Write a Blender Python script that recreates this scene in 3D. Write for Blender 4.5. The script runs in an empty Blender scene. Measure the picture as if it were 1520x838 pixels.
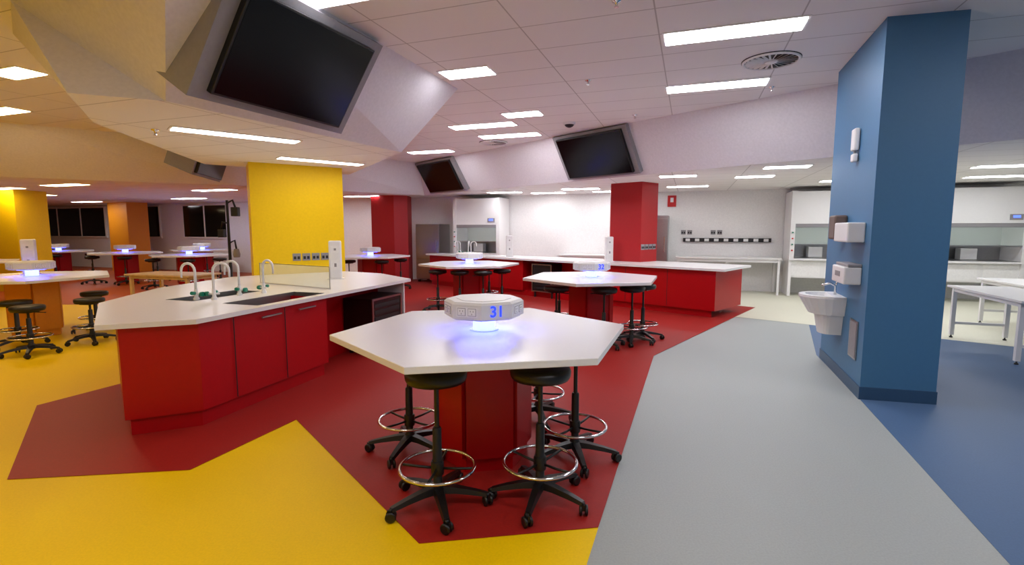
import bpy, bmesh, math, random
from mathutils import Vector, Matrix
from mathutils.geometry import tessellate_polygon
random.seed(4)
scene = bpy.context.scene
COL = scene.collection
TH = math.radians(19.5)

def dirv(deg):
    a = math.radians(deg); return Vector((math.sin(a), math.cos(a)))

# ------------------------------------------------------------ materials
def lin(h):
    h = h.lstrip('#'); out = []
    for i in (0, 2, 4):
        c = int(h[i:i+2], 16)/255
        out.append(c/12.92 if c <= 0.04045 else ((c+0.055)/1.055)**2.4)
    return (*out, 1)

def mat(name, hexcol, rough=0.5, metal=0.0, var=0.04, scale=30, bump=0.0, coat=0.0, emis=None, es=0, trans=0, alpha=1, spec=0.5):
    m = bpy.data.materials.new(name); m.use_nodes = True
    nt = m.node_tree; b = nt.nodes['Principled BSDF']
    c = lin(hexcol)
    b.inputs['Roughness'].default_value = rough
    b.inputs['Metallic'].default_value = metal
    b.inputs['Coat Weight'].default_value = coat
    b.inputs['Specular IOR Level'].default_value = spec
    b.inputs['Transmission Weight'].default_value = trans
    b.inputs['Alpha'].default_value = alpha
    tc = nt.nodes.new('ShaderNodeTexCoord')
    nz = nt.nodes.new('ShaderNodeTexNoise'); nz.inputs['Scale'].default_value = scale
    nz.inputs['Detail'].default_value = 3
    nt.links.new(tc.outputs['Object'], nz.inputs['Vector'])
    r = nt.nodes.new('ShaderNodeValToRGB')
    r.color_ramp.elements[0].position = 0.3; r.color_ramp.elements[1].position = 0.7
    r.color_ramp.elements[0].color = (*[x*(1-var) for x in c[:3]], 1)
    r.color_ramp.elements[1].color = (*[min(1, x*(1+var)) for x in c[:3]], 1)
    nt.links.new(nz.outputs['Fac'], r.inputs['Fac'])
    nt.links.new(r.outputs['Color'], b.inputs['Base Color'])
    if bump:
        bp = nt.nodes.new('ShaderNodeBump'); bp.inputs['Strength'].default_value = bump
        bp.inputs['Distance'].default_value = 0.002
        nt.links.new(nz.outputs['Fac'], bp.inputs['Height'])
        nt.links.new(bp.outputs['Normal'], b.inputs['Normal'])
    if emis:
        b.inputs['Emission Color'].default_value = lin(emis)
        b.inputs['Emission Strength'].default_value = es
    return m

def tile_mat(name, hexcol, linecol, w=1.2, h=0.6, mortar=0.007):
    m = bpy.data.materials.new(name); m.use_nodes = True
    nt = m.node_tree; b = nt.nodes['Principled BSDF']
    b.inputs['Roughness'].default_value = 0.85
    tc = nt.nodes.new('ShaderNodeTexCoord')
    mp = nt.nodes.new('ShaderNodeMapping'); mp.inputs['Rotation'].default_value = (0, 0, TH)
    mp.inputs['Location'].default_value = (0.35, 0.2, 0)
    br = nt.nodes.new('ShaderNodeTexBrick')
    br.offset = 0; br.squash = 1
    br.inputs['Scale'].default_value = 1
    br.inputs['Brick Width'].default_value = w
    br.inputs['Row Height'].default_value = h
    br.inputs['Mortar Size'].default_value = mortar
    br.inputs['Mortar Smooth'].default_value = 0.1
    br.inputs['Bias'].default_value = -0.5
    c = lin(hexcol)
    br.inputs['Color1'].default_value = c
    br.inputs['Color2'].default_value = (*[x*0.97 for x in c[:3]], 1)
    br.inputs['Mortar'].default_value = lin(linecol)
    nt.links.new(tc.outputs['Object'], mp.inputs['Vector'])
    nt.links.new(mp.outputs['Vector'], br.inputs['Vector'])
    nt.links.new(br.outputs['Color'], b.inputs['Base Color'])
    return m

M = {}
M['white'] = mat('white_paint', '#e8e8e7', 0.6)
M['bulk'] = mat('bulkhead_paint', '#dedbe0', 0.7)
M['tile'] = tile_mat('ceiling_tile', '#ebe9e8', '#bcb8b6')
M['f_grey'] = mat('vinyl_grey', '#a0a6a4', 0.5, var=0.06, scale=90, bump=0.15, spec=.3)
M['f_yel'] = mat('vinyl_yellow', '#efc600', 0.5, var=0.04, scale=90, bump=0.15, spec=.2)
M['f_red'] = mat('vinyl_red', '#981f1a', 0.5, var=0.08, scale=90, bump=0.15, spec=.25)
M['f_org'] = mat('vinyl_orange', '#b0521a', 0.5, var=0.05, scale=90, bump=0.15, spec=.3)
M['f_blue'] = mat('vinyl_blue', '#4c678a', 0.5, var=0.05, scale=90, bump=0.15, spec=.3)
M['f_cream'] = mat('vinyl_cream', '#cfcfbc', 0.5, var=0.05, scale=90, bump=0.15)
M['red'] = mat('red_laminate', '#ac0410', 0.35, var=0.03, spec=.3)
M['redp'] = mat('red_paint', '#aa1018', 0.5, var=0.03)
M['yel'] = mat('yellow_paint', '#ecc600', 0.5, var=0.03, spec=.3)
M['org'] = mat('orange_paint', '#dc8a10', 0.5, var=0.03)
M['blue'] = mat('blue_paint', '#42749c', 0.5, var=0.02)
M['bluebase'] = mat('blue_baseboard', '#2f4f70', 0.4, var=0.02)
M['top'] = mat('white_solid_surface', '#e4e4e3', 0.25, var=0.015, scale=120)
M['plastic'] = mat('white_plastic', '#e4e4e4', 0.35, var=0.01)
M['hub'] = mat('hub_plastic', '#d6d5d3', 0.4, var=0.01)
M['black'] = mat('black_plastic', '#0d0d0e', 0.4, var=0.1)
M['screen'] = mat('black_screen', '#040406', 0.2, var=0.05, spec=0.2)
M['grey'] = mat('grey_frame', '#8c8a8e', 0.5)
M['chrome'] = mat('chrome', '#d8d8da', 0.12, 1.0, var=0.01)
M['steel'] = mat('stainless', '#a9aaab', 0.32, 1.0, var=0.03)
M['darkin'] = mat('dark_interior', '#16161a', 0.6)
M['teal'] = mat('teal_handle', '#0d7a63', 0.4)
M['wood'] = mat('pale_wood', '#d8b98a', 0.5, var=0.12, scale=8)
M['glass'] = mat('clear_glass', '#dfeee8', 0.03, alpha=0.28, var=0.0)
M['winglass'] = mat('night_window', '#060708', 0.08, var=0.02)
M['glow'] = mat('blue_glow', '#5b5cff', 0.4, emis='#3844ff', es=18)
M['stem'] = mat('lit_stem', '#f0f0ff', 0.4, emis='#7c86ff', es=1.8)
M['led'] = mat('blue_led', '#5b5cff', 0.4, emis='#4a6cff', es=2)
M['digit'] = mat('digit_glow', '#1a2cff', 0.5, emis='#2a44ff', es=1.3)
M['lampW'] = mat('lamp_white', '#ffffff', 0.5, emis='#fbf9ff', es=27)
M['lampM'] = mat('lamp_white_mid', '#ffffff', 0.5, emis='#fbf9ff', es=14)
M['lampD'] = mat('lamp_white_dim', '#ffffff', 0.5, emis='#fbf9ff', es=6)
M['lampL'] = mat('lamp_white_low', '#ffffff', 0.5, emis='#fcfbff', es=17)
M['lampP'] = mat('lamp_pod', '#ffffff', 0.5, emis='#fff4e6', es=11)
M['lampY'] = mat('lamp_warm', '#ffffff', 0.5, emis='#ffe4b4', es=25)
M['lampYL'] = mat('lamp_warm_low', '#ffffff', 0.5, emis='#ffe4b4', es=15)
M['brown'] = mat('brown_plastic', '#6b5a52', 0.5)
M['signred'] = mat('sign_red', '#c01515', 0.5)

# ------------------------------------------------------------ mesh builder
class MB:
    def __init__(s): s.v = []; s.f = []; s.mi = []; s.sm = []; s.mats = []
    def m(s, key):
        if key not in s.mats: s.mats.append(key)
        return s.mats.index(key)
    def add(s, vs, fs, key, smooth=False, mtx=None):
        o = len(s.v); mi = s.m(key)
        for p in vs:
            p = Vector(p)
            if mtx is not None: p = mtx @ p
            s.v.append(tuple(p))
        for i, f in enumerate(fs):
            s.f.append([o+k for k in f]); s.mi.append(mi)
            s.sm.append(smooth if isinstance(smooth, bool) else smooth[i])
    def box(s, c, sz, key, yaw=0, mtx=None, bev=0.0):
        x, y, z = [k/2 for k in sz]
        T = Matrix.Translation(Vector(c)) @ Matrix.Rotation(yaw, 4, 'Z')
        if mtx is not None: T = mtx @ T
        if bev > 0:
            bm = bmesh.new(); bmesh.ops.create_cube(bm, size=1)
            for v in bm.verts: v.co = Vector((v.co.x*2*x, v.co.y*2*y, v.co.z*2*z))
            bmesh.ops.bevel(bm, geom=bm.edges[:], offset=bev, segments=2, affect='EDGES', profile=0.5)
            bm.verts.index_update()
            vs = [v.co.copy() for v in bm.verts]; fs = [[v.index for v in f.verts] for f in bm.faces]
            bm.free(); s.add(vs, fs, key, False, T); return
        vs = [(-x,-y,-z),(x,-y,-z),(x,y,-z),(-x,y,-z),(-x,-y,z),(x,-y,z),(x,y,z),(-x,y,z)]
        s.add(vs, [(3,2,1,0),(4,5,6,7),(0,1,5,4),(1,2,6,5),(2,3,7,6),(3,0,4,7)], key, False, T)
    def prism(s, poly, z0, z1, key, top=True, bot=True, mtx=None, poly1=None):
        n = len(poly); p1 = poly1 or poly
        vs = [(p[0],p[1],z0) for p in poly]+[(p[0],p[1],z1) for p in p1]
        fs = [(i,(i+1)%n,(i+1)%n+n,i+n) for i in range(n)]
        if top: fs.append(list(range(n,2*n)))
        if bot: fs.append(list(range(n-1,-1,-1)))
        s.add(vs, fs, key, False, mtx)
    def lathe(s, c, prof, key, n=28, mtx=None, smooth=True):
        vs = []; fs = []
        for r, z in prof:
            for i in range(n):
                a = 2*math.pi*i/n
                vs.append((c[0]+r*math.cos(a), c[1]+r*math.sin(a), c[2]+z))
        for k in range(len(prof)-1):
            for i in range(n):
                j = (i+1)%n
                fs.append((k*n+i, k*n+j, (k+1)*n+j, (k+1)*n+i))
        s.add(vs, fs, key, smooth, mtx)
        o = (len(prof)-1)*n
        s.add([vs[i] for i in range(n)], [list(range(n-1,-1,-1))], key, False, mtx)
        s.add([vs[o+i] for i in range(n)], [list(range(n))], key, False, mtx)
    def tube(s, pts, r, key, n=10, closed=False, mtx=None):
        pts = [Vector(p) for p in pts]; N = len(pts); vs = []; fs = []
        prev = None
        for i, p in enumerate(pts):
            if closed: t = pts[(i+1)%N]-pts[i-1]
            else: t = pts[min(i+1,N-1)]-pts[max(i-1,0)]
            t.normalize()
            if prev is None:
                a = Vector((0,0,1)) if abs(t.z) < 0.9 else Vector((1,0,0))
                prev = t.cross(a).normalized()
            u = (prev - t*prev.dot(t)).normalized(); w = t.cross(u); prev = u
            rr = r[i] if isinstance(r, (list,tuple)) else r
            for k in range(n):
                a = 2*math.pi*k/n
                vs.append(p+u*rr*math.cos(a)+w*rr*math.sin(a))
        for i in range(N if closed else N-1):
            j = (i+1)%N
            for k in range(n):
                l = (k+1)%n
                fs.append((i*n+k, i*n+l, j*n+l, j*n+k))
        sm = [True]*len(fs)
        if not closed:
            fs.append(list(range(n-1,-1,-1))); fs.append([(N-1)*n+k for k in range(n)]); sm += [False, False]
        s.add(vs, fs, key, sm, mtx)
    def slab(s, outer, holes, z0, z1, key):
        loops = [[Vector((p[0],p[1],0)) for p in outer]]+[[Vector((p[0],p[1],0)) for p in h] for h in holes]
        tris = tessellate_polygon(loops)
        flat = [p for l in loops for p in l]
        s.add([(p.x,p.y,z1) for p in flat], tris, key)
        if z0 != z1:
            s.add([(p.x,p.y,z0) for p in flat], tris, key)
            for l in loops:
                n = len(l)
                s.add([(p.x,p.y,z0) for p in l]+[(p.x,p.y,z1) for p in l], [(i,(i+1)%n,(i+1)%n+n,i+n) for i in range(n)], key)
    def build(s, name, loc=None, yaw=0, fix=True):
        me = bpy.data.meshes.new(name)
        me.from_pydata(s.v, [], s.f)
        for k in s.mats: me.materials.append(M[k])
        for i, p in enumerate(me.polygons):
            p.material_index = s.mi[i]; p.use_smooth = s.sm[i]
        me.update()
        if fix:
            bm = bmesh.new(); bm.from_mesh(me)
            bmesh.ops.recalc_face_normals(bm, faces=bm.faces[:]); bm.to_mesh(me); bm.free()
        ob = bpy.data.objects.new(name, me); COL.objects.link(ob)
        if loc is not None: ob.location = loc
        ob.rotation_euler = (0,0,yaw)
        return ob

def inst(ob, loc, yaw=0):
    o = bpy.data.objects.new(ob.name.split('.')[0], ob.data); COL.objects.link(o)
    o.location = loc; o.rotation_euler = (0,0,yaw); return o

def ngon(n, r, off=0, c=(0,0)):
    return [(c[0]+r*math.sin(math.radians(off)+2*math.pi*i/n), c[1]+r*math.cos(math.radians(off)+2*math.pi*i/n)) for i in range(n)][::-1]

def inset(poly, d):
    n = len(poly); P = [Vector(p) for p in poly]
    area = sum(P[i].x*P[(i+1)%n].y-P[(i+1)%n].x*P[i].y for i in range(n))
    sg = 1 if area > 0 else -1
    out = []
    for i in range(n):
        a, b, c = P[i-1], P[i], P[(i+1)%n]
        d1 = (b-a).normalized(); d2 = (c-b).normalized()
        n1 = Vector((-d1.y,d1.x))*sg; n2 = Vector((-d2.y,d2.x))*sg
        k = (n1+n2)/(1+n1.dot(n2))
        out.append(tuple(b+k*d))
    return out

ZC, ZL = 3.45, 2.6
# ------------------------------------------------------------ floor
def wallY(x): return 15.15-0.35*x
XL, XR, YB = -26.0, 11.5, -3.5
mb = MB(); mb.prism([(XL,YB),(XR,YB),(XR,wallY(XR)),(XL,wallY(XL))], -0.1, 0, 'f_grey'); floor = mb.build('floor')
def zone(name, poly, key, z):
    mb = MB(); mb.prism(poly, z-0.0015, z, key); o = mb.build(name); o.parent = floor; return o
zone('floor_zone_yellow', [(0.465,2.55),(-0.45,0),(-1.7,YB),(XL,YB),(XL,11.3),(-5.6,11.3),(-2.9,8.4),(0.5,6.0)], 'f_yel', 0.002)
zone('floor_zone_orange', [(-26,10.6),(-5.2,10.6),(-4.6,wallY(-4.6)),(-26,wallY(-26))], 'f_org', 0.004)
zone('floor_zone_red', [(0.465,2.55),(1.80,6.24),(4.1,9.1),(5.0,10.2),(0,wallY(0)-.2),(-5.0,wallY(-5)-.2),(-5.2,10),(-2.9,8.4),(-4.07,5.08),(-4.33,4.43),(-3.24,3.07),(-2.15,3.2),(-1.82,4.09),(-0.475,2.41)], 'f_red', 0.006)
zone('floor_zone_cream', [(4.1,9.1),(7.1,6.55),(XR,4.5),(XR,wallY(XR)),(0,wallY(0)),(5.0,10.2)], 'f_cream', 0.004)
zone('floor_zone_blue', [(2.39,2.25),(3.29,4.6),(3.9,6.3),(5.0,8.33),(7.1,6.55),(XR,4.5),(XR,YB),(0.3,YB)], 'f_blue', 0.002)

# ------------------------------------------------------------ walls
def wall(name, a, b, key='white', h=3.6, t=0.15, z0=0):
    a = Vector(a); b = Vector(b); d = (b-a); n = Vector((-d.y,d.x)).normalized()
    mb = MB(); mb.prism([a, b, b+n*t, a+n*t], z0, h, key); return mb.build(name)
wall('wall_far', (XL,wallY(XL)), (XR,wallY(XR)))
wall('wall_left', (XL,YB), (XL,wallY(XL)))
wall('wall_right', (XR,wallY(XR)), (XR,YB))
wall('wall_back', (XR,YB), (XL,YB))

WD = Vector((1,-0.35)).normalized()
WN = Vector((-0.35,-1)).normalized()
WYAW = math.atan2(WD.y, WD.x)
def onwall(x, off=0):
    return Vector((x, wallY(x)))+WN*off
mb = MB(); c = (onwall(XL)+onwall(XR))/2
mb.box((c.x+WN.x*.012,c.y+WN.y*.012,0.06),((onwall(XL)-onwall(XR)).length,0.02,0.12),'white',WYAW); mb.build('baseboard_far')

def window(i, x0, x1):
    a = onwall(x0,.03); b = onwall(x1,.03); c = (a+b)/2; L = (b-a).length
    mb = MB()
    mb.box((c.x,c.y,1.9),(L,0.03,1.2),'winglass',WYAW)
    for z in (1.28,2.52): mb.box((c.x,c.y,z),(L+.1,0.07,0.06),'white',WYAW)
    n = max(1,round(L/1.4))
    for k in range(n+1):
        p = a.lerp(b,k/n); mb.box((p.x,p.y,1.9),(0.05,0.07,1.24),'white',WYAW)
    mb.build('window_%d'%i)
window(1,-21.2,-16.9); window(2,-15.0,-13.9); window(3,-12.7,-10.6)

# ------------------------------------------------------------ ceilings
BULK = [(9.9,0.84),(4.52,7.09),(-2.6,15.1),(-6.3,11.7),(-9.8,9.8),(-14.0,8.6),(-14.0,-2.6),(9.9,-2.6)]
TOPP = inset(BULK, 0.55)
TOPP[3] = (-6.1,10.9); TOPP[4] = (-8.9,9.0); TOPP[5] = (-13.2,7.8)
mb = MB(); mb.slab([(XL,YB),(XR,YB),(XR,wallY(XR)),(XL,wallY(XL))], [BULK], ZL, ZL, 'tile'); mb.build('ceiling_lower', fix=False)
mb = MB(); mb.slab(TOPP, [], ZC, ZC, 'tile'); mb.build('ceiling', fix=False)
mb = MB(); mb.prism(BULK, ZL, ZC, 'bulk', top=False, bot=False, poly1=TOPP)
mb.build('ceiling_bulkhead', fix=False)

podB = [(-1.45,6.71),(-2.72,4.07),(-3.28,3.83),(-3.95,4.87),(-4.75,7.9),(-3.0,9.4)]
podT = [(-0.72,6.89),(-2.06,3.19),(-4.07,4.29),(-4.75,5.0),(-5.6,8.1),(-2.8,10.2)]
mb = MB(); mb.prism(podB, ZL, ZC, 'bulk', top=False, bot=False, poly1=podT)
mb.prism(podB, ZL, ZL+0.001, 'tile', top=False, bot=True)
mb.build('ceiling_screen_pod', fix=False)

def light(x, y, z, yawdeg, L=1.2, W=0.3, key='lampW'):
    mb = MB()
    mb.box((0,0,-0.004),(L+.05,W+.05,0.012),'plastic')
    mb.box((0,0,-0.008),(L,W,0.012),key)
    mb.build('ceiling_light_panel',(x,y,z),math.radians(90-yawdeg))
B, C49 = 109.5, 49.3
LP = [
 (2.07,4.94,ZC,B,1.2,.3,'lampW'),(2.64,6.73,ZC,B,1.2,.3,'lampW'),(-0.53,6.19,ZC,B,.6,.3,'lampM'),
 (0.17,8.35,ZC,B,.6,.3,'lampW'),(-0.53,9.25,ZC,B,1.2,.3,'lampW'),(-0.05,10.2,ZC,B,1.2,.3,'lampW'),
 (-1.95,12.3,ZC,B,1.1,.3,'lampW'),(-1.15,4.1,ZC,B,1.2,.3,'lampD'),
 (-8.2,8.2,ZC,B,1.2,.3,'lampY'),(-5.9,6.2,ZC,B,.6,.3,'lampY'),(-7.5,4.0,ZC,B,1.2,.3,'lampY'),
 (-9.5,2.5,ZC,B,1.2,.3,'lampY'),(-4.5,0.8,ZC,B,1.2,.3,'lampY'),(-1.2,0.5,ZC,B,1.2,.3,'lampW'),
 (1.5,0.8,ZC,B,1.2,.3,'lampW'),(4.6,2.2,ZC,B,1.2,.3,'lampW'),(6.6,2.0,ZC,B,1.2,.3,'lampW'),
 (-2.92,5.5,ZL,C49,1.2,.2,'lampP'),(-2.80,7.55,ZL,C49,1.2,.2,'lampP'),
]
for l in LP: light(*l)
for (x,y,k,L) in [(4.41,8.2,'lampL',.65),(4.6,9.68,'lampL',.65),(3.12,9.6,'lampL',.65),(4.1,11.9,'lampL',.9),(6.6,8.6,'lampL',1.2),(8.0,8.0,'lampL',1.2),(7.0,10.4,'lampL',1.2),(9.3,6.0,'lampL',1.2),(9.3,9.6,'lampL',1.2),
                (1.7,12.6,'lampL',.9),(-0.2,13.8,'lampL',.9),(1.0,14.0,'lampL',.9),(2.6,13.4,'lampL',.9),
                (-4.5,15.4,'lampL',1.2),(-6.6,15.8,'lampL',1.2),(-10.1,11.5,'lampYL',1.2),(-7.6,13.0,'lampL',1.2),(-12.5,12.5,'lampYL',1.2),(-10.5,16.5,'lampL',1.2),(-14.0,15.0,'lampYL',1.2),
                (-15.5,18.5,'lampL',1.2),(-18.5,15.5,'lampYL',1.2),(-17.5,11.5,'lampYL',1.2)]:
    light(x,y,ZL,B,L,.3,k)

# ------------------------------------------------------------ television screens
def tv(b0, b1, n, z0=2.65, up=0.5, h=0.75, frame=0.12):
    b0 = Vector((*b0,z0)); b1 = Vector((*b1,z0)); n = Vector((*n,0)).normalized()
    X = (b1-b0).normalized(); U = (n*up+Vector((0,0,h))); H = U.length; U.normalize()
    F = X.cross(U)
    if F.dot(n) < 0: F = -F
    L = (b1-b0).length
    Mx = Matrix((X,U,F)).transposed().to_4x4(); Mx.translation = (b0+b1)/2+U*H/2
    mb = MB()
    mb.box((0,0.0,-0.28),(L+2*frame,H+1.2*frame,0.5),'grey',mtx=Mx)
    mb.box((0,0,-0.01),(L+.04,H+.04,0.07),'black',mtx=Mx,bev=.008)
    mb.box((0,0,0.024),(L,H,0.008),'screen',mtx=Mx)
    mb.build('ceiling_television')
tv((-2.27,3.93),(-1.757,5.17),(.944,-.33),h=.66,up=.43,z0=2.64,frame=.15)
U1 = Vector((.664,-.747)); N1 = Vector((-.747,-.664))
for t in (4.0, 9.3):
    c = Vector((4.52,7.09))-U1*t+N1*0.2
    tv(tuple(c-U1*.76),tuple(c+U1*.76),N1,z0=2.66,up=.42,h=.68)
tv((-6.0,9.7),(-6.35,11.1),(.94,-.3),z0=2.68,up=.35,h=.65)

# ------------------------------------------------------------ columns
def column(poly, key, h=3.6, basekey=None, name='structural_column'):
    mb = MB(); mb.prism(poly,0,h,key)
    if basekey: mb.prism(inset(poly,-0.008),0,0.12,basekey)
    return mb.build(name)
A = dirv(20.5); Bd = dirv(104)
c0 = Vector((3.289,4.615))
column([c0, c0+Bd*.615, c0+Bd*.615+A*1.67, c0+A*1.67],'blue',3.46,'bluebase')
y0 = Vector((-3.93,7.62)); yd = dirv(55); ys = dirv(-30)
column([y0,y0+yd*1.38,y0+yd*1.38+ys*.7,y0+ys*.7],'yel',ZL+.01)
r0 = Vector((2.75,10.75))
column([r0+dirv(-48)*.75,r0,r0+dirv(48)*.62,r0+dirv(48)*.62+dirv(-20)*.8,r0+dirv(-48)*.75+dirv(10)*.8],'redp',ZL+.02)
r1 = Vector((-3.5,15.0))
column([r1+dirv(-75)*.75,r1,r1+dirv(60)*.42,r1+dirv(60)*.42+dirv(0)*.6,r1+dirv(-75)*.75+dirv(0)*.6],'redp',ZL+.02)
column([(-14.1,13.0),(-12.55,12.8),(-12.45,13.6),(-14.1,13.8)],'yel',ZL+.02)
column([(-15.4,19.3),(-14.3,18.8),(-13.8,19.2),(-14.9,19.8)],'org',ZL+.02)

# ------------------------------------------------------------ lab stool
def make_stool(sh=.735):
    mb = MB()
    mb.lathe((0,0,sh),[(0.12,0),(0.165,0.006),(0.175,0.025),(0.177,0.05),(0.168,0.068),(0.14,0.075),(0.05,0.078)],'black',32)
    mb.box((0,0,sh-.005),(0.16,0.16,0.02),'black')
    mb.tube([(0.03,0,sh-.01),(0.12,0.02,sh-.015),(0.2,0.03,sh-.02)],0.006,'black',8)
    mb.lathe((0,0,0),[(0.014,0.4),(0.014,sh)],'black',16)
    mb.lathe((0,0,0),[(0.04,0.075),(0.04,0.12),(0.027,0.14),(0.026,0.46),(0.022,0.47)],'black',20)
    mb.lathe((0,0,0),[(0.036,0.19),(0.038,0.20),(0.038,0.26),(0.034,0.27)],'black',20)
    R = 0.215
    mb.tube([(R*math.cos(a*math.pi/24),R*math.sin(a*math.pi/24),0.235) for a in range(48)],0.010,'chrome',10,closed=True)
    for k in range(4):
        a = k*math.pi/2+.5
        mb.tube([(0.03*math.cos(a),0.03*math.sin(a),0.225),(0.12*math.cos(a),0.12*math.sin(a),0.228),(R*math.cos(a),R*math.sin(a),0.235)],0.008,'black',8)
    for k in range(5):
        a = k*2*math.pi/5+.3; T = Matrix.Rotation(a,4,'Z')
        pts = [(0.02,0,.105),(0.1,0,.10),(0.2,0,.085),(0.285,0,.068)]
        w = [.036,.030,.024,.019]
        vs = []
        for (x,_,z),ww in zip(pts,w):
            vs += [(x,-ww,z-ww*.55),(x,ww,z-ww*.55),(x,ww*.7,z+ww*.55),(x,-ww*.7,z+ww*.55)]
        fs = []
        for i in range(3):
            for q in range(4):
                r = (q+1)%4; fs.append((i*4+q,i*4+r,i*4+4+r,i*4+4+q))
        fs += [(3,2,1,0),(12,13,14,15)]
        mb.add(vs,fs,'black',False,T)
        mb.tube([(0.288,0,.075),(0.288,0,.04)],0.009,'black',8,mtx=T)
        tw = Matrix.Rotation(k*1.3,4,'Z')
        for sd in (-1,1):
            C = T @ Matrix.Translation((0.288,0,0.030)) @ tw @ Matrix.Rotation(math.pi/2,4,'X')
            mb.lathe((0,0,sd*.016-.009),[(.022,0),(.030,.003),(.030,.015),(.022,.018)],'black',16,mtx=C)
        C = T @ Matrix.Translation((0.288,0,0.038)) @ tw
        mb.box((0,0,.010),(.038,.014,.034),'black',mtx=C)
    return mb.build('lab_stool')
stool0 = make_stool()
stool0.location = (-0.43,2.77,0.006); stool0.rotation_euler = (0,0,.95)
def stool(x,y,yaw=None): inst(stool0,(x,y,0.006),random.random()*6 if yaw is None else yaw)
for p in [(0.165,2.83,.35),(-0.74,3.50,.4),(0.44,3.38,2.0),(0.22,4.1,.8)]: stool(*p)
stoolL = make_stool(.56); stoolL.location = (-6.15,6.3,.006)
for p in [(-5.95,7.0),(-6.75,6.75),(-6.5,7.75)]: inst(stoolL,(*p,.006),random.random()*6)

# ------------------------------------------------------------ hex tables
def make_table(pk='red', name='hexagonal_lab_table'):
    mb = MB()
    hx = ngon(6,1.03,20)
    mb.prism(inset(hx,.003),0.86,0.865,'top')
    mb.prism(hx,0.863,0.897,'top'); mb.prism(hx,0.897,0.90,'top',poly1=inset(hx,.003))
    mb.prism(ngon(6,.29,20),0.0,0.86,'darkin')
    mb.prism(ngon(6,.31,20),0.0,0.10,pk)
    for k in range(6):
        a = math.radians(20+30+60*k)
        T = Matrix.Rotation(-a,4,'Z')
        mb.box((0,.285,.48),(.31,.03,.76),pk,mtx=T)
    mb.lathe((0,0,0),[(.078,.90),(.078,.99),(.074,1.0)],'stem',32)
    mb.lathe((0,0,0),[(.10,.90),(.10,.905)],'plastic',32)
    oc = ngon(8,.275,0)
    mb.prism(inset(oc,.02),1.0,1.012,'hub')
    mb.prism(inset(oc,.085),0.992,1.0,'glow')
    mb.prism(oc,1.012,1.105,'hub')
    mb.prism(oc,1.105,1.12,'hub',poly1=inset(oc,.018))
    mb.prism(ngon(8,.19,0),1.12,1.123,'hub')
    for k in range(8):
        if k == 3: continue
        a = math.radians(22.5+45*k); T = Matrix.Rotation(-a,4,'Z')
        mb.box((0,.254,1.06),(.15,.006,.065),'plastic',mtx=T)
        for dx in (-.038,.038):
            mb.box((dx,.2575,1.06),(.058,.003,.05),'grey',mtx=T)
            mb.box((dx,.259,1.06),(.052,.003,.044),'plastic',mtx=T)
            for ex,ez in ((-.010,.006),(.010,.006),(0,-.012)):
                mb.box((dx+ex,.2608,1.06+ez),(.003,.001,.009),'darkin',mtx=T)
    return mb.build(name)
tb = make_table(); tb.location = (-0.195,3.45,0.006)
def digits(parent, txt):
    cu = bpy.data.curves.new('digits','FONT'); cu.body = txt; cu.size = 0.10; cu.extrude = 0.001; cu.offset = 0.0022
    cu.align_x = 'CENTER'; cu.align_y = 'CENTER'; cu.materials.append(M['digit'])
    o = bpy.data.objects.new('digits',cu); COL.objects.link(o); o.parent = parent
    a = math.radians(157.5); r = .2565
    o.location = (r*math.sin(a),r*math.cos(a),1.06)
    o.rotation_euler = (math.pi/2,0,math.pi-a)
digits(tb,'31')
t2 = inst(tb,(1.17,7.35,.006)); digits(t2,'32')
t3 = inst(tb,(-0.87,10.25,.006)); t4 = inst(tb,(-3.75,13.3,.006))
for p in [(-11.7,15.2),(-9.0,14.0),(-14.8,16.4),(-10.6,17.2)]: inst(tb,(*p,.006))
ty = make_table('org'); ty.location = (-7.2,7.5,.006)
inst(ty,(-12.0,10.9,.006))
for p in [(1.9,7.2),(1.68,6.95),(1.25,6.75),(0.62,6.95),(0.75,7.9),
          (-1.45,9.75),(-1.0,9.55),(-.55,9.5),(-.2,9.9),(-.5,10.9),
          (-3.3,12.7),(-4.2,12.9),(-3.0,13.5),
          (-8.0,7.1),(-11.3,10.3),(-12.3,10.2),
          (-8.6,13.3),(-9.6,13.4),(-8.1,13.9),(-11.2,14.5),(-12.3,14.7),(-10.9,15.4),(-14.3,15.7),(-15.2,15.8),(-13.9,16.6),(-10.1,16.6),(-11.0,16.7)]:
    stool(*p)

# ------------------------------------------------------------ bench A with sinks
AX = dirv(17.6)
a1 = Vector((-3.06,3.62)); a2 = Vector((-2.47,3.87)); a3 = a2+AX*3.4
topA = [a1,a2,a3,Vector((-2.1,8.0)),y0+yd*1.36+dirv(145)*.012,y0+dirv(145)*.012,Vector((-4.15,7.4)),Vector((-4.25,6.0)),Vector((-3.95,4.75))]
NL = Vector((-AX.y,AX.x))
def srect(o, l, w): return [o, o+AX*l, o+AX*l+NL*w, o+NL*w]
s1 = srect(a2+AX*.72+NL*.10,.95,.42); s2 = srect(a2+AX*.75+NL*.92,.85,.36)
bm_ = MB()
bm_.slab(topA,[s1,s2],.862,.90,'top')
body = [a1+Vector((.09,.10)),a2+Vector((-.03,.07)),a2+AX*1.62+NL*.05,a2+AX*1.62+NL*1.35,Vector((-3.98,5.5)),Vector((-3.85,4.80))]
bm_.prism(body,.14,.862,'red',top=False)
bm_.prism(inset(body,.035),0,.14,'red',top=False)
for sr in (s1,s2):
    ii = inset(sr,.012)
    bm_.prism(ii,.68,.897,'steel',top=False)
    bm_.prism(sr,.893,.901,'steel',top=False,bot=False)
    c = (Vector(sr[0])+Vector(sr[2]))/2
    bm_.lathe((c.x,c.y,.681),[(.04,0),(.04,.004)],'chrome',20)
fy = -math.atan2(AX.x,AX.y)
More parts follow.
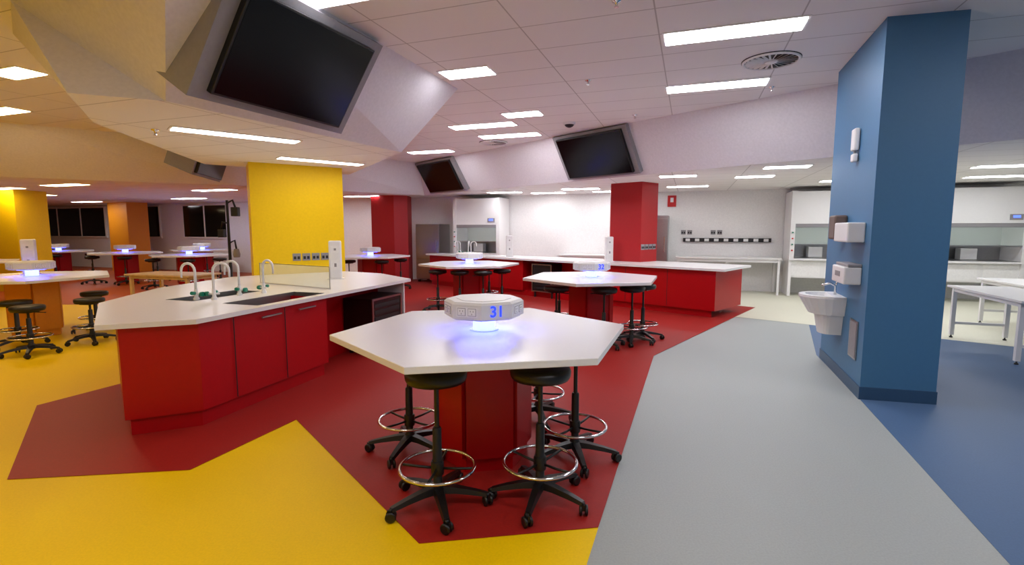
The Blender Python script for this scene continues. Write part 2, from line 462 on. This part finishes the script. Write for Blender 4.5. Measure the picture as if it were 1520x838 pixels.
for s_ in (.38,.98):
    p = a2+AX*s_+NL*.045; bm_.box((p.x+.010,p.y,.5),(.005,.006,.70),'darkin',fy)
for s_ in (.80,1.28):
    p = a2+AX*s_+NL*.03; bm_.box((p.x+.008,p.y,.80),(.018,.24,.012),'steel',fy)
k0 = a2+AX*1.6+NL*.5
bm_.prism([k0,k0+AX*1.8,k0+AX*1.8+NL*.6,k0+NL*.8],0,.862,'red')
e = a2+AX*3.33+NL*.08
bm_.prism([e,e+AX*.03,e+AX*.03+NL*.6,e+NL*.6],0,.862,'top')
bm_.build('sink_lab_bench')

def rack(name, o, along, inn, L=.6, D=.5, h=.62, z=.1):
    mb = MB()
    mb.prism([o,o+along*L,o+along*L+inn*D,o+inn*D],z,z+h,'black')
    f = -inn*.012
    for zz in (z+.015,z+h-.015,z+h*.5):
        mb.prism([o+f,o+along*L+f,o+along*L,o],zz-.012,zz+.012,'steel')
    for s_ in (0,L-.03):
        mb.prism([o+f+along*s_,o+along*(s_+.03)+f,o+along*(s_+.03),o+along*s_],z,z+h,'steel')
    for i in range(6):
        zz = z+.07+i*.085
        mb.prism([o+f*.5+along*.06,o+along*(L-.06)+f*.5,o+along*(L-.06),o+along*.06],zz,zz+.05,'darkin')
    for s_ in (.03,L-.06):
        for q in (.05,D-.08):
            p = o+along*s_+inn*q; mb.box((p.x,p.y,z/2+.004),(.04,.04,z),'black')
    return mb.build(name)
rack('equipment_rack',a2+AX*2.5+NL*.06,AX,NL,.72,.42)

def make_tap():
    mb = MB()
    mb.lathe((0,0,0),[(.028,0),(.028,.02),(.018,.03),(.018,.10),(.014,.11)],'plastic',16)
    pts = [(0,0,.1),(0,0,.29)]
    for k in range(1,9):
        a = math.pi*k/8; pts.append((.075-.075*math.cos(a),0,.29+.075*math.sin(a)))
    pts.append((.15,0,.22))
    mb.tube(pts,[.0125]*(len(pts)-2)+[.011,.009],'plastic',10)
    mb.tube([(-.05,0,.06),(.05,0,.06)],.010,'plastic',8)
    mb.tube([(-.08,0,.06),(-.05,0,.06)],.024,'teal',8)
    mb.tube([(0,0.02,.07),(0,.06,.075)],.018,'teal',8)
    return mb.build('gooseneck_tap')
tp = make_tap(); tp.location = (-3.14,4.95,.9); tp.rotation_euler = (0,0,3.0)
for x,y,w in [(-2.98,4.98,.2),(-2.90,5.3,3.1),(-2.74,5.5,-.4)]: inst(tp,(x,y,.9),w)

g0 = Vector((-2.13,5.85)); g1 = Vector((-3.3,6.55)); gd = (g1-g0).normalized(); gn = Vector((-gd.y,gd.x))*.005
mb = MB(); mb.prism([g0,g1,g1+gn,g0+gn],.9,1.16,'glass')
mb.prism([g0-gn,g1-gn,g1+gn*2,g0+gn*2],.9,.912,'chrome')
mb.prism([g0,g1,g1+gn,g0+gn],1.16,1.166,'steel')
mb.prism([g0,g0+gd*.008,g0+gd*.008+gn,g0+gn],.9,1.166,'steel'); mb.prism([g1-gd*.008,g1,g1+gn,g1-gd*.008+gn],.9,1.166,'steel')
mb.build('glass_splash_screen')

def make_tower():
    mb = MB(); mb.box((0,0,.27),(.17,.12,.54),'plastic',bev=.02)
    mb.box((0,-.061,.42),(.12,.004,.10),'white'); mb.box((0,-.061,.20),(.12,.004,.14),'white')
    mb.box((0,-.064,.42),(.03,.004,.03),'grey'); mb.box((0,-.064,.2),(.03,.004,.05),'grey')
    mb.box((0,0,.005),(.22,.16,.01),'plastic')
    return mb.build('power_outlet_tower')
tw = make_tower(); tw.location = (-2.50,7.1,.9); tw.rotation_euler = (0,0,.3)

def outlets(p, along, n, z, name='wall_socket_row', gap=.16):
    along = Vector(along).normalized(); mb = MB()
    nn = Vector((along.y,-along.x)); yaw = math.atan2(along.y,along.x)
    for i in range(n):
        q = Vector(p)+along*(i*gap)+nn*.006
        mb.box((q.x,q.y,z),(.12,.012,.115),'grey',yaw)
        for dx in (-.028,.028):
            q2 = q+nn*.008+along*dx; mb.box((q2.x,q2.y,z-.01),(.035,.008,.045),'darkin',yaw)
    return mb.build(name)
outlets(y0+yd*.62,yd,5,1.16,gap=.145)
outlets(r0+dirv(48)*.07,dirv(48),4,1.22,gap=.145)

# ------------------------------------------------------------ bench B long red
f0 = Vector((3.72,8.75)); f1 = Vector((-2.5,14.55)); bd = (f1-f0).normalized(); bn = Vector((bd.y,-bd.x))
if bn.y < 0: bn = -bn
Lb = (f1-f0).length
mb = MB()
topB = [f0,f0+dirv(42)*1.45,f0+dirv(42)*1.45+bd*1.2,f0+bd*3.0+bn*1.35,f1+bn*.6,f1]
mb.prism(topB,.86,.90,'top')
def bl(s,w): return f0+bd*s+bn*w
mb.prism([bl(.18,.08),f0+dirv(42)*1.25+bd*.1,f0+dirv(42)*1.2+bd*1.2,bl(2.8,1.15),bl(2.8,.08)],.13,.86,'red')
mb.prism([bl(.25,.13),bl(1.2,1.1),bl(Lb-.1,.5),bl(Lb-.1,.13)],0,.13,'red')
mb.prism([bl(2.8,.5),bl(2.8,1.2),bl(4.8,1.0),bl(4.8,.5)],.13,.86,'red')
mb.prism([bl(4.8,.08),bl(4.8,.95),bl(Lb-.08,.55),bl(Lb-.08,.08)],.13,.86,'red')
fyb = math.atan2(bd.y,bd.x)
for s_ in (1.1,2.0,5.6,6.4,7.2):
    p = bl(s_,.078); mb.box((p.x,p.y,.5),(.008,.004,.7),'darkin',fyb)
mb.build('long_lab_bench')
rack('equipment_rack',bl(3.9,.06),bd,bn,.6,.38,.66,.135)
for (s_,w) in ((2.7,.55),(5.6,.45)):
    p = bl(s_,w); inst(tw,(p.x,p.y,.9),.1)
for q in range(4):
    p = bl(7.0+q*.22,.4+.1*(q%2)); inst(tp,(p.x,p.y,.9),q*1.4)
inst(tw,(-7.55,7.85,.906),.5)

# ------------------------------------------------------------ blue column fittings
FN = Vector((-A.y,A.x))
def face(s,out,z): p = c0+A*s+FN*out; return (p.x,p.y,z)
fyaw = math.atan2(A.y,A.x)
mb = MB()
mb.box(face(.42,.076,1.57),(.50,.15,.19),'plastic',fyaw,bev=.012)
mb.box(face(.42,.10,1.478),(.34,.06,.012),'grey',fyaw)
mb.build('paper_towel_dispenser')
mb = MB(); mb.box(face(.95,.061,1.62),(.26,.12,.26),'brown',fyaw,bev=.02); mb.box(face(.95,.06,1.485),(.10,.05,.02),'grey',fyaw); mb.build('soap_dispenser')
mb = MB()
mb.box(face(.42,.076,1.15),(.46,.15,.17),'plastic',fyaw,bev=.012)
mb.box(face(.42,.061,1.25),(.46,.12,.03),'grey',fyaw,bev=.008)
mb.box(face(.42,.153,1.16),(.18,.004,.05),'grey',fyaw)
mb.build('glove_dispenser')
def bpt(s,o): return c0+A*s+FN*o
mb = MB()
def arc(sc, w, d, n=11):
    pts = [bpt(sc-w,0.001)]
    for i in range(n+1):
        a = math.pi*i/n
        pts.append(bpt(sc-w*math.cos(a),.12+(d-.12)*math.sin(a)))
    pts.append(bpt(sc+w,0.001)); return pts
o1 = arc(.92,.28,.40); o2 = arc(.92,.22,.34); o2[0] = bpt(.92-.22,.1); o2[-1] = bpt(.92+.22,.1)
o3 = arc(.92,.23,.30); o4 = arc(.92,.15,.20); o5 = arc(.92,.19,.24)
mb.slab(o1,[o2],.86,.885,'plastic')
mb.prism(o1,.86,.68,'plastic',top=False,bot=False,poly1=o3)
mb.prism(o2,.885,.74,'plastic',top=True,bot=False,poly1=[Vector(p).lerp(bpt(.92,.2),.4) for p in o2])
mb.prism(o3,.68,.675,'plastic',top=False,bot=False,poly1=o5)
mb.prism(o5,.675,.46,'plastic',bot=False,poly1=o4)
mb.tube([(*bpt(.92,.05),.885),(*bpt(.92,.05),.98),(*bpt(.92,.10),1.01),(*bpt(.92,.18),.985)],.013,'chrome',10)
mb.tube([(*bpt(.92,.05),.98),(*bpt(.92,.03),1.05)],.01,'chrome',8)
mb.build('hand_wash_basin')
mb = MB(); mb.box(face(.30,.007,.52),(.26,.012,.38),'steel',fyaw); mb.box(face(.30,.014,.52),(.22,.004,.34),'grey',fyaw); mb.build('access_panel')
mb = MB()
mb.box(face(.62,.03,2.50),(.13,.05,.22),'plastic',fyaw,bev=.015); mb.box(face(.62,.03,2.32),(.10,.045,.08),'plastic',fyaw,bev=.012)
mb.tube([(*bpt(.62,.03),2.40),(*bpt(.62,.03),2.35)],.012,'grey',8)
mb.build('security_reader')  # security reader box high on the column face, not a lamp

# ------------------------------------------------------------ right side white tables
def make_wtable(L=1.8,W=.75,h=.77,key='top',leg='plastic',name='white_work_table'):
    mb = MB()
    mb.box((0,0,h-.015),(W,L,.03),key,bev=.004)
    for sx in (-1,1):
        for sy in (-1,1):
            mb.box((sx*(W/2-.06),sy*(L/2-.1),(h-.03)/2+.02),(.05,.05,h-.07),leg)
            mb.lathe((sx*(W/2-.06),sy*(L/2-.1),0),[(.022,0),(.022,.015),(.01,.02),(.01,.05)],'black',12)
        mb.box((sx*(W/2-.06),0,h-.06),(.04,L-.2,.05),leg)
    for sy in (-1,1):
        mb.box((0,sy*(L/2-.1),h-.06),(W-.12,.04,.05),leg)
        mb.box((0,sy*(L/2-.1),.22),(W-.12,.035,.035),leg)
    return mb.build(name)
wt = make_wtable()
def placew(far_left, deg, L=1.8, W=.75):
    d = dirv(deg); n = dirv(deg+90); c = Vector(far_left)-d*L/2+n*W/2; return (c.x,c.y,.006)
wt.location = placew((6.5,7.45),19.5); wt.rotation_euler = (0,0,-math.radians(19.5))
inst(wt,placew((8.0,8.6),19.5),-math.radians(19.5)); inst(wt,placew((9.3,8.1),19.5),-math.radians(19.5))
wd = make_wtable(1.5,.7,.78,'wood','wood','wooden_table'); wd.location = (-6.3,9.3,.006); wd.rotation_euler = (0,0,1.3)

def wall_bench(x0,x1,depth=.75,h=.9):
    a = onwall(x0,.03+depth/2); b = onwall(x1,.03+depth/2); c = (a+b)/2; L = (b-a).length
    mb = MB(); mb.box((0,0,h-.02),(L,depth,.04),'top')
    n = max(1,round(L/1.3))
    for k in range(n+1):
        x = -L/2+.06+k*(L-.12)/n
        for y in (-depth/2+.05,depth/2-.06):
            mb.box((x,y,(h-.04)/2),(.05,.05,h-.04),'plastic')
        mb.box((x,0,h-.08),(.04,depth-.1,.05),'plastic')
    mb.box((0,-depth/2+.05,h-.08),(L-.1,.04,.06),'plastic')
    mb.build('wall_lab_bench',(c.x,c.y,.004),WYAW)
wall_bench(4.45,6.75); wall_bench(8.4,9.5); wall_bench(1.5,3.2)
inst(stoolL,(5.0,12.0,.006),1)
mb = MB(); a = onwall(4.6,.04); b = onwall(6.6,.04); c = (a+b)/2
mb.box((c.x,c.y,1.32),((b-a).length,.06,.10),'black',WYAW)
for k in range(9):
    p = a.lerp(b,(k+.5)/9)+WN*.032; mb.box((p.x,p.y,1.32),(.11,.01,.07),'plastic',WYAW)
mb.build('power_trunking')
outlets(onwall(4.6,0.001),WD,2,1.52); outlets(onwall(5.3,0.001),WD,2,1.52)

def fume(x, w=1.45):
    p = onwall(x,.47); mb = MB(); d = .85
    mb.box((0,0,.89),(w,d,.04),'plastic')
    mb.box((0,.05,.66),(w-.06,d-.12,.42),'plastic')
    for sx in (-1,1):
        mb.box((sx*(w/2-.04),-.0,.44),(.06,d-.1,.86),'plastic')
        mb.box((sx*(w/2-.05),0,1.70),(.10,d,1.58),'plastic')
        mb.box((sx*w/4,-d/2+.108,.66),(w/2-.1,.012,.36),'white')
    mb.box((0,d/2-.03,1.3),(w-.2,.04,.8),'steel')
    mb.box((0,0,.915),(w-.2,d-.05,.012),'steel')
    mb.box((0,0,2.10),(w-.2,d-.02,.75),'plastic')
    mb.box((0,-d/2+.04,1.68),(w-.2,.03,.09),'grey')
    mb.box((0,-d/2+.03,1.45),(w-.2,.01,.40),'glass')
    mb.box((0,-d/2+.03,1.24),(w-.2,.04,.03),'steel')
    mb.box((w/2-.25,-d/2+.005,1.85),(.22,.02,.12),'grey'); mb.box((w/2-.25,-d/2-.007,1.86),(.12,.006,.05),'led')
    for k in range(4): mb.box((-w/2+.05,-d/2-.012,1.1+k*.14),(.03,.03,.03),'teal' if k%2 else 'signred')
    mb.box((-.1,.1,1.05),(.3,.25,.25),'plastic',bev=.01)
    mb.build('fume_cupboard',(p.x,p.y,.004),WYAW)
fume(7.55); fume(10.35); fume(-0.75)
def fridge(x,w=.7,h=1.95,name='laboratory_refrigerator'):
    p = onwall(x,.42); mb = MB()
    mb.box((0,0,h/2+.04),(w,.7,h-.08),'steel',bev=.01)
    mb.box((0,-.36,h*.68),(w-.02,.03,h*.56),'steel',bev=.008); mb.box((0,-.36,h*.22),(w-.02,.03,h*.32),'steel',bev=.008)
    mb.box((w/2-.08,-.40,h*.62),(.025,.03,.4),'chrome'); mb.box((w/2-.08,-.40,h*.3),(.025,.03,.2),'chrome')
    for sx in (-1,1):
        for sy in (-1,1): mb.box((sx*(w/2-.06),sy*.28,.03),(.06,.06,.06),'black')
    mb.build(name,(p.x,p.y,.004),WYAW)
fridge(3.9,.75); fridge(-2.3,.8,1.75)
mb = MB(); p = onwall(4.3,.02); mb.box((p.x,p.y,2.35),(.22,.02,.30),'signred',WYAW); q = p+WN*.012
mb.box((q.x,q.y,2.38),(.08,.01,.12),'plastic',WYAW); mb.build('fire_extinguisher_sign')

# camera stand beside yellow column
mb = MB()
mb.lathe((0,0,0),[(.25,0),(.25,.02),(.03,.05),(.025,1.2),(.02,2.1)],'black',20)
mb.tube([(0,0,2.05),(.10,.0,2.1),(.14,0,1.98)],.018,'black'); mb.box((.14,0,1.90),(.12,.10,.16),'black',bev=.01)
mb.tube([(0,0,1.7),(-.10,0,1.72),(-.12,0,1.6)],.016,'black'); mb.box((-.12,0,1.52),(.10,.10,.14),'black',bev=.01)
mb.tube([(0,0,1.35),(.10,0,1.4),(.12,0,1.25)],.016,'black'); mb.lathe((.12,0,1.1),[(.05,0),(.06,.05),(.04,.15)],'grey',16)
mb.build('microscope_camera_stand',(-5.0,8.9,.006))

# ------------------------------------------------------------ ceiling fittings
def diffuser(x,y):
    mb = MB(); mb.lathe((0,0,-.012),[(.30,.012),(.30,.004),(.27,0)],'darkin',40)
    for k in range(24):
        T = Matrix.Rotation(k*math.pi/12,4,'Z') @ Matrix.Translation((.165,0,-.02)) @ Matrix.Rotation(.6,4,'X')
        mb.box((0,0,0),(.19,.022,.003),'white',mtx=T)
    mb.tube([(.28*math.cos(a*math.pi/20),.28*math.sin(a*math.pi/20),-.012) for a in range(40)],.016,'white',8,closed=True)
    mb.lathe((0,0,-.03),[(.06,0),(.07,.01),(.07,.02)],'white',24)
    mb.build('ceiling_air_diffuser',(x,y,ZC))
diffuser(2.85,5.75); diffuser(-0.4,11.0)
def dome(x,y,z,r=.07):
    mb = MB(); mb.lathe((0,0,0),[(r*.3,-r*.95),(r*.7,-r*.75),(r*.95,-r*.4),(r,-.03)],'black',24)
    mb.lathe((0,0,0),[(r*1.15,-.04),(r*1.2,-.02),(r*1.2,0)],'plastic',24); mb.build('security_camera_dome',(x,y,z))
dome(1.0,9.0,ZC,.09)
def sprinkler(x,y,z):
    mb = MB(); mb.lathe((0,0,0),[(.012,-.05),(.012,-.02),(.035,-.012),(.04,0)],'chrome',16); mb.lathe((0,0,-.055),[(.02,0),(.02,.004)],'chrome',12)
    mb.build('ceiling_sprinkler',(x,y,z))
for p in [(.85,4.3),(.95,6.5),(2.0,8.4),(-6,5),(3.4,6.8),(4.9,3.9)]: sprinkler(*p,ZC)
sprinkler(-3.6,5.2,ZL)
mb = MB(); mb.lathe((0,0,0),[(.03,-.045),(.055,-.035),(.06,-.01),(.06,0)],'grey',24); mb.build('smoke_detector',(3.1,3.9,ZC))

# ------------------------------------------------------------ world, camera
w = bpy.data.worlds.new('World'); scene.world = w; w.use_nodes = True
w.node_tree.nodes['Background'].inputs[0].default_value = (.6,.65,.8,1); w.node_tree.nodes['Background'].inputs[1].default_value = .05
cam = bpy.data.cameras.new('camera'); cam.lens = 36*745/1520; cam.sensor_width = 36; cam.clip_start = .05
co = bpy.data.objects.new('camera',cam); COL.objects.link(co)
co.location = (0,0,1.6); co.rotation_euler = (math.radians(90-6.05),0,0)
scene.camera = co
scene.view_settings.view_transform = 'Standard'
scene.view_settings.exposure = 0.2
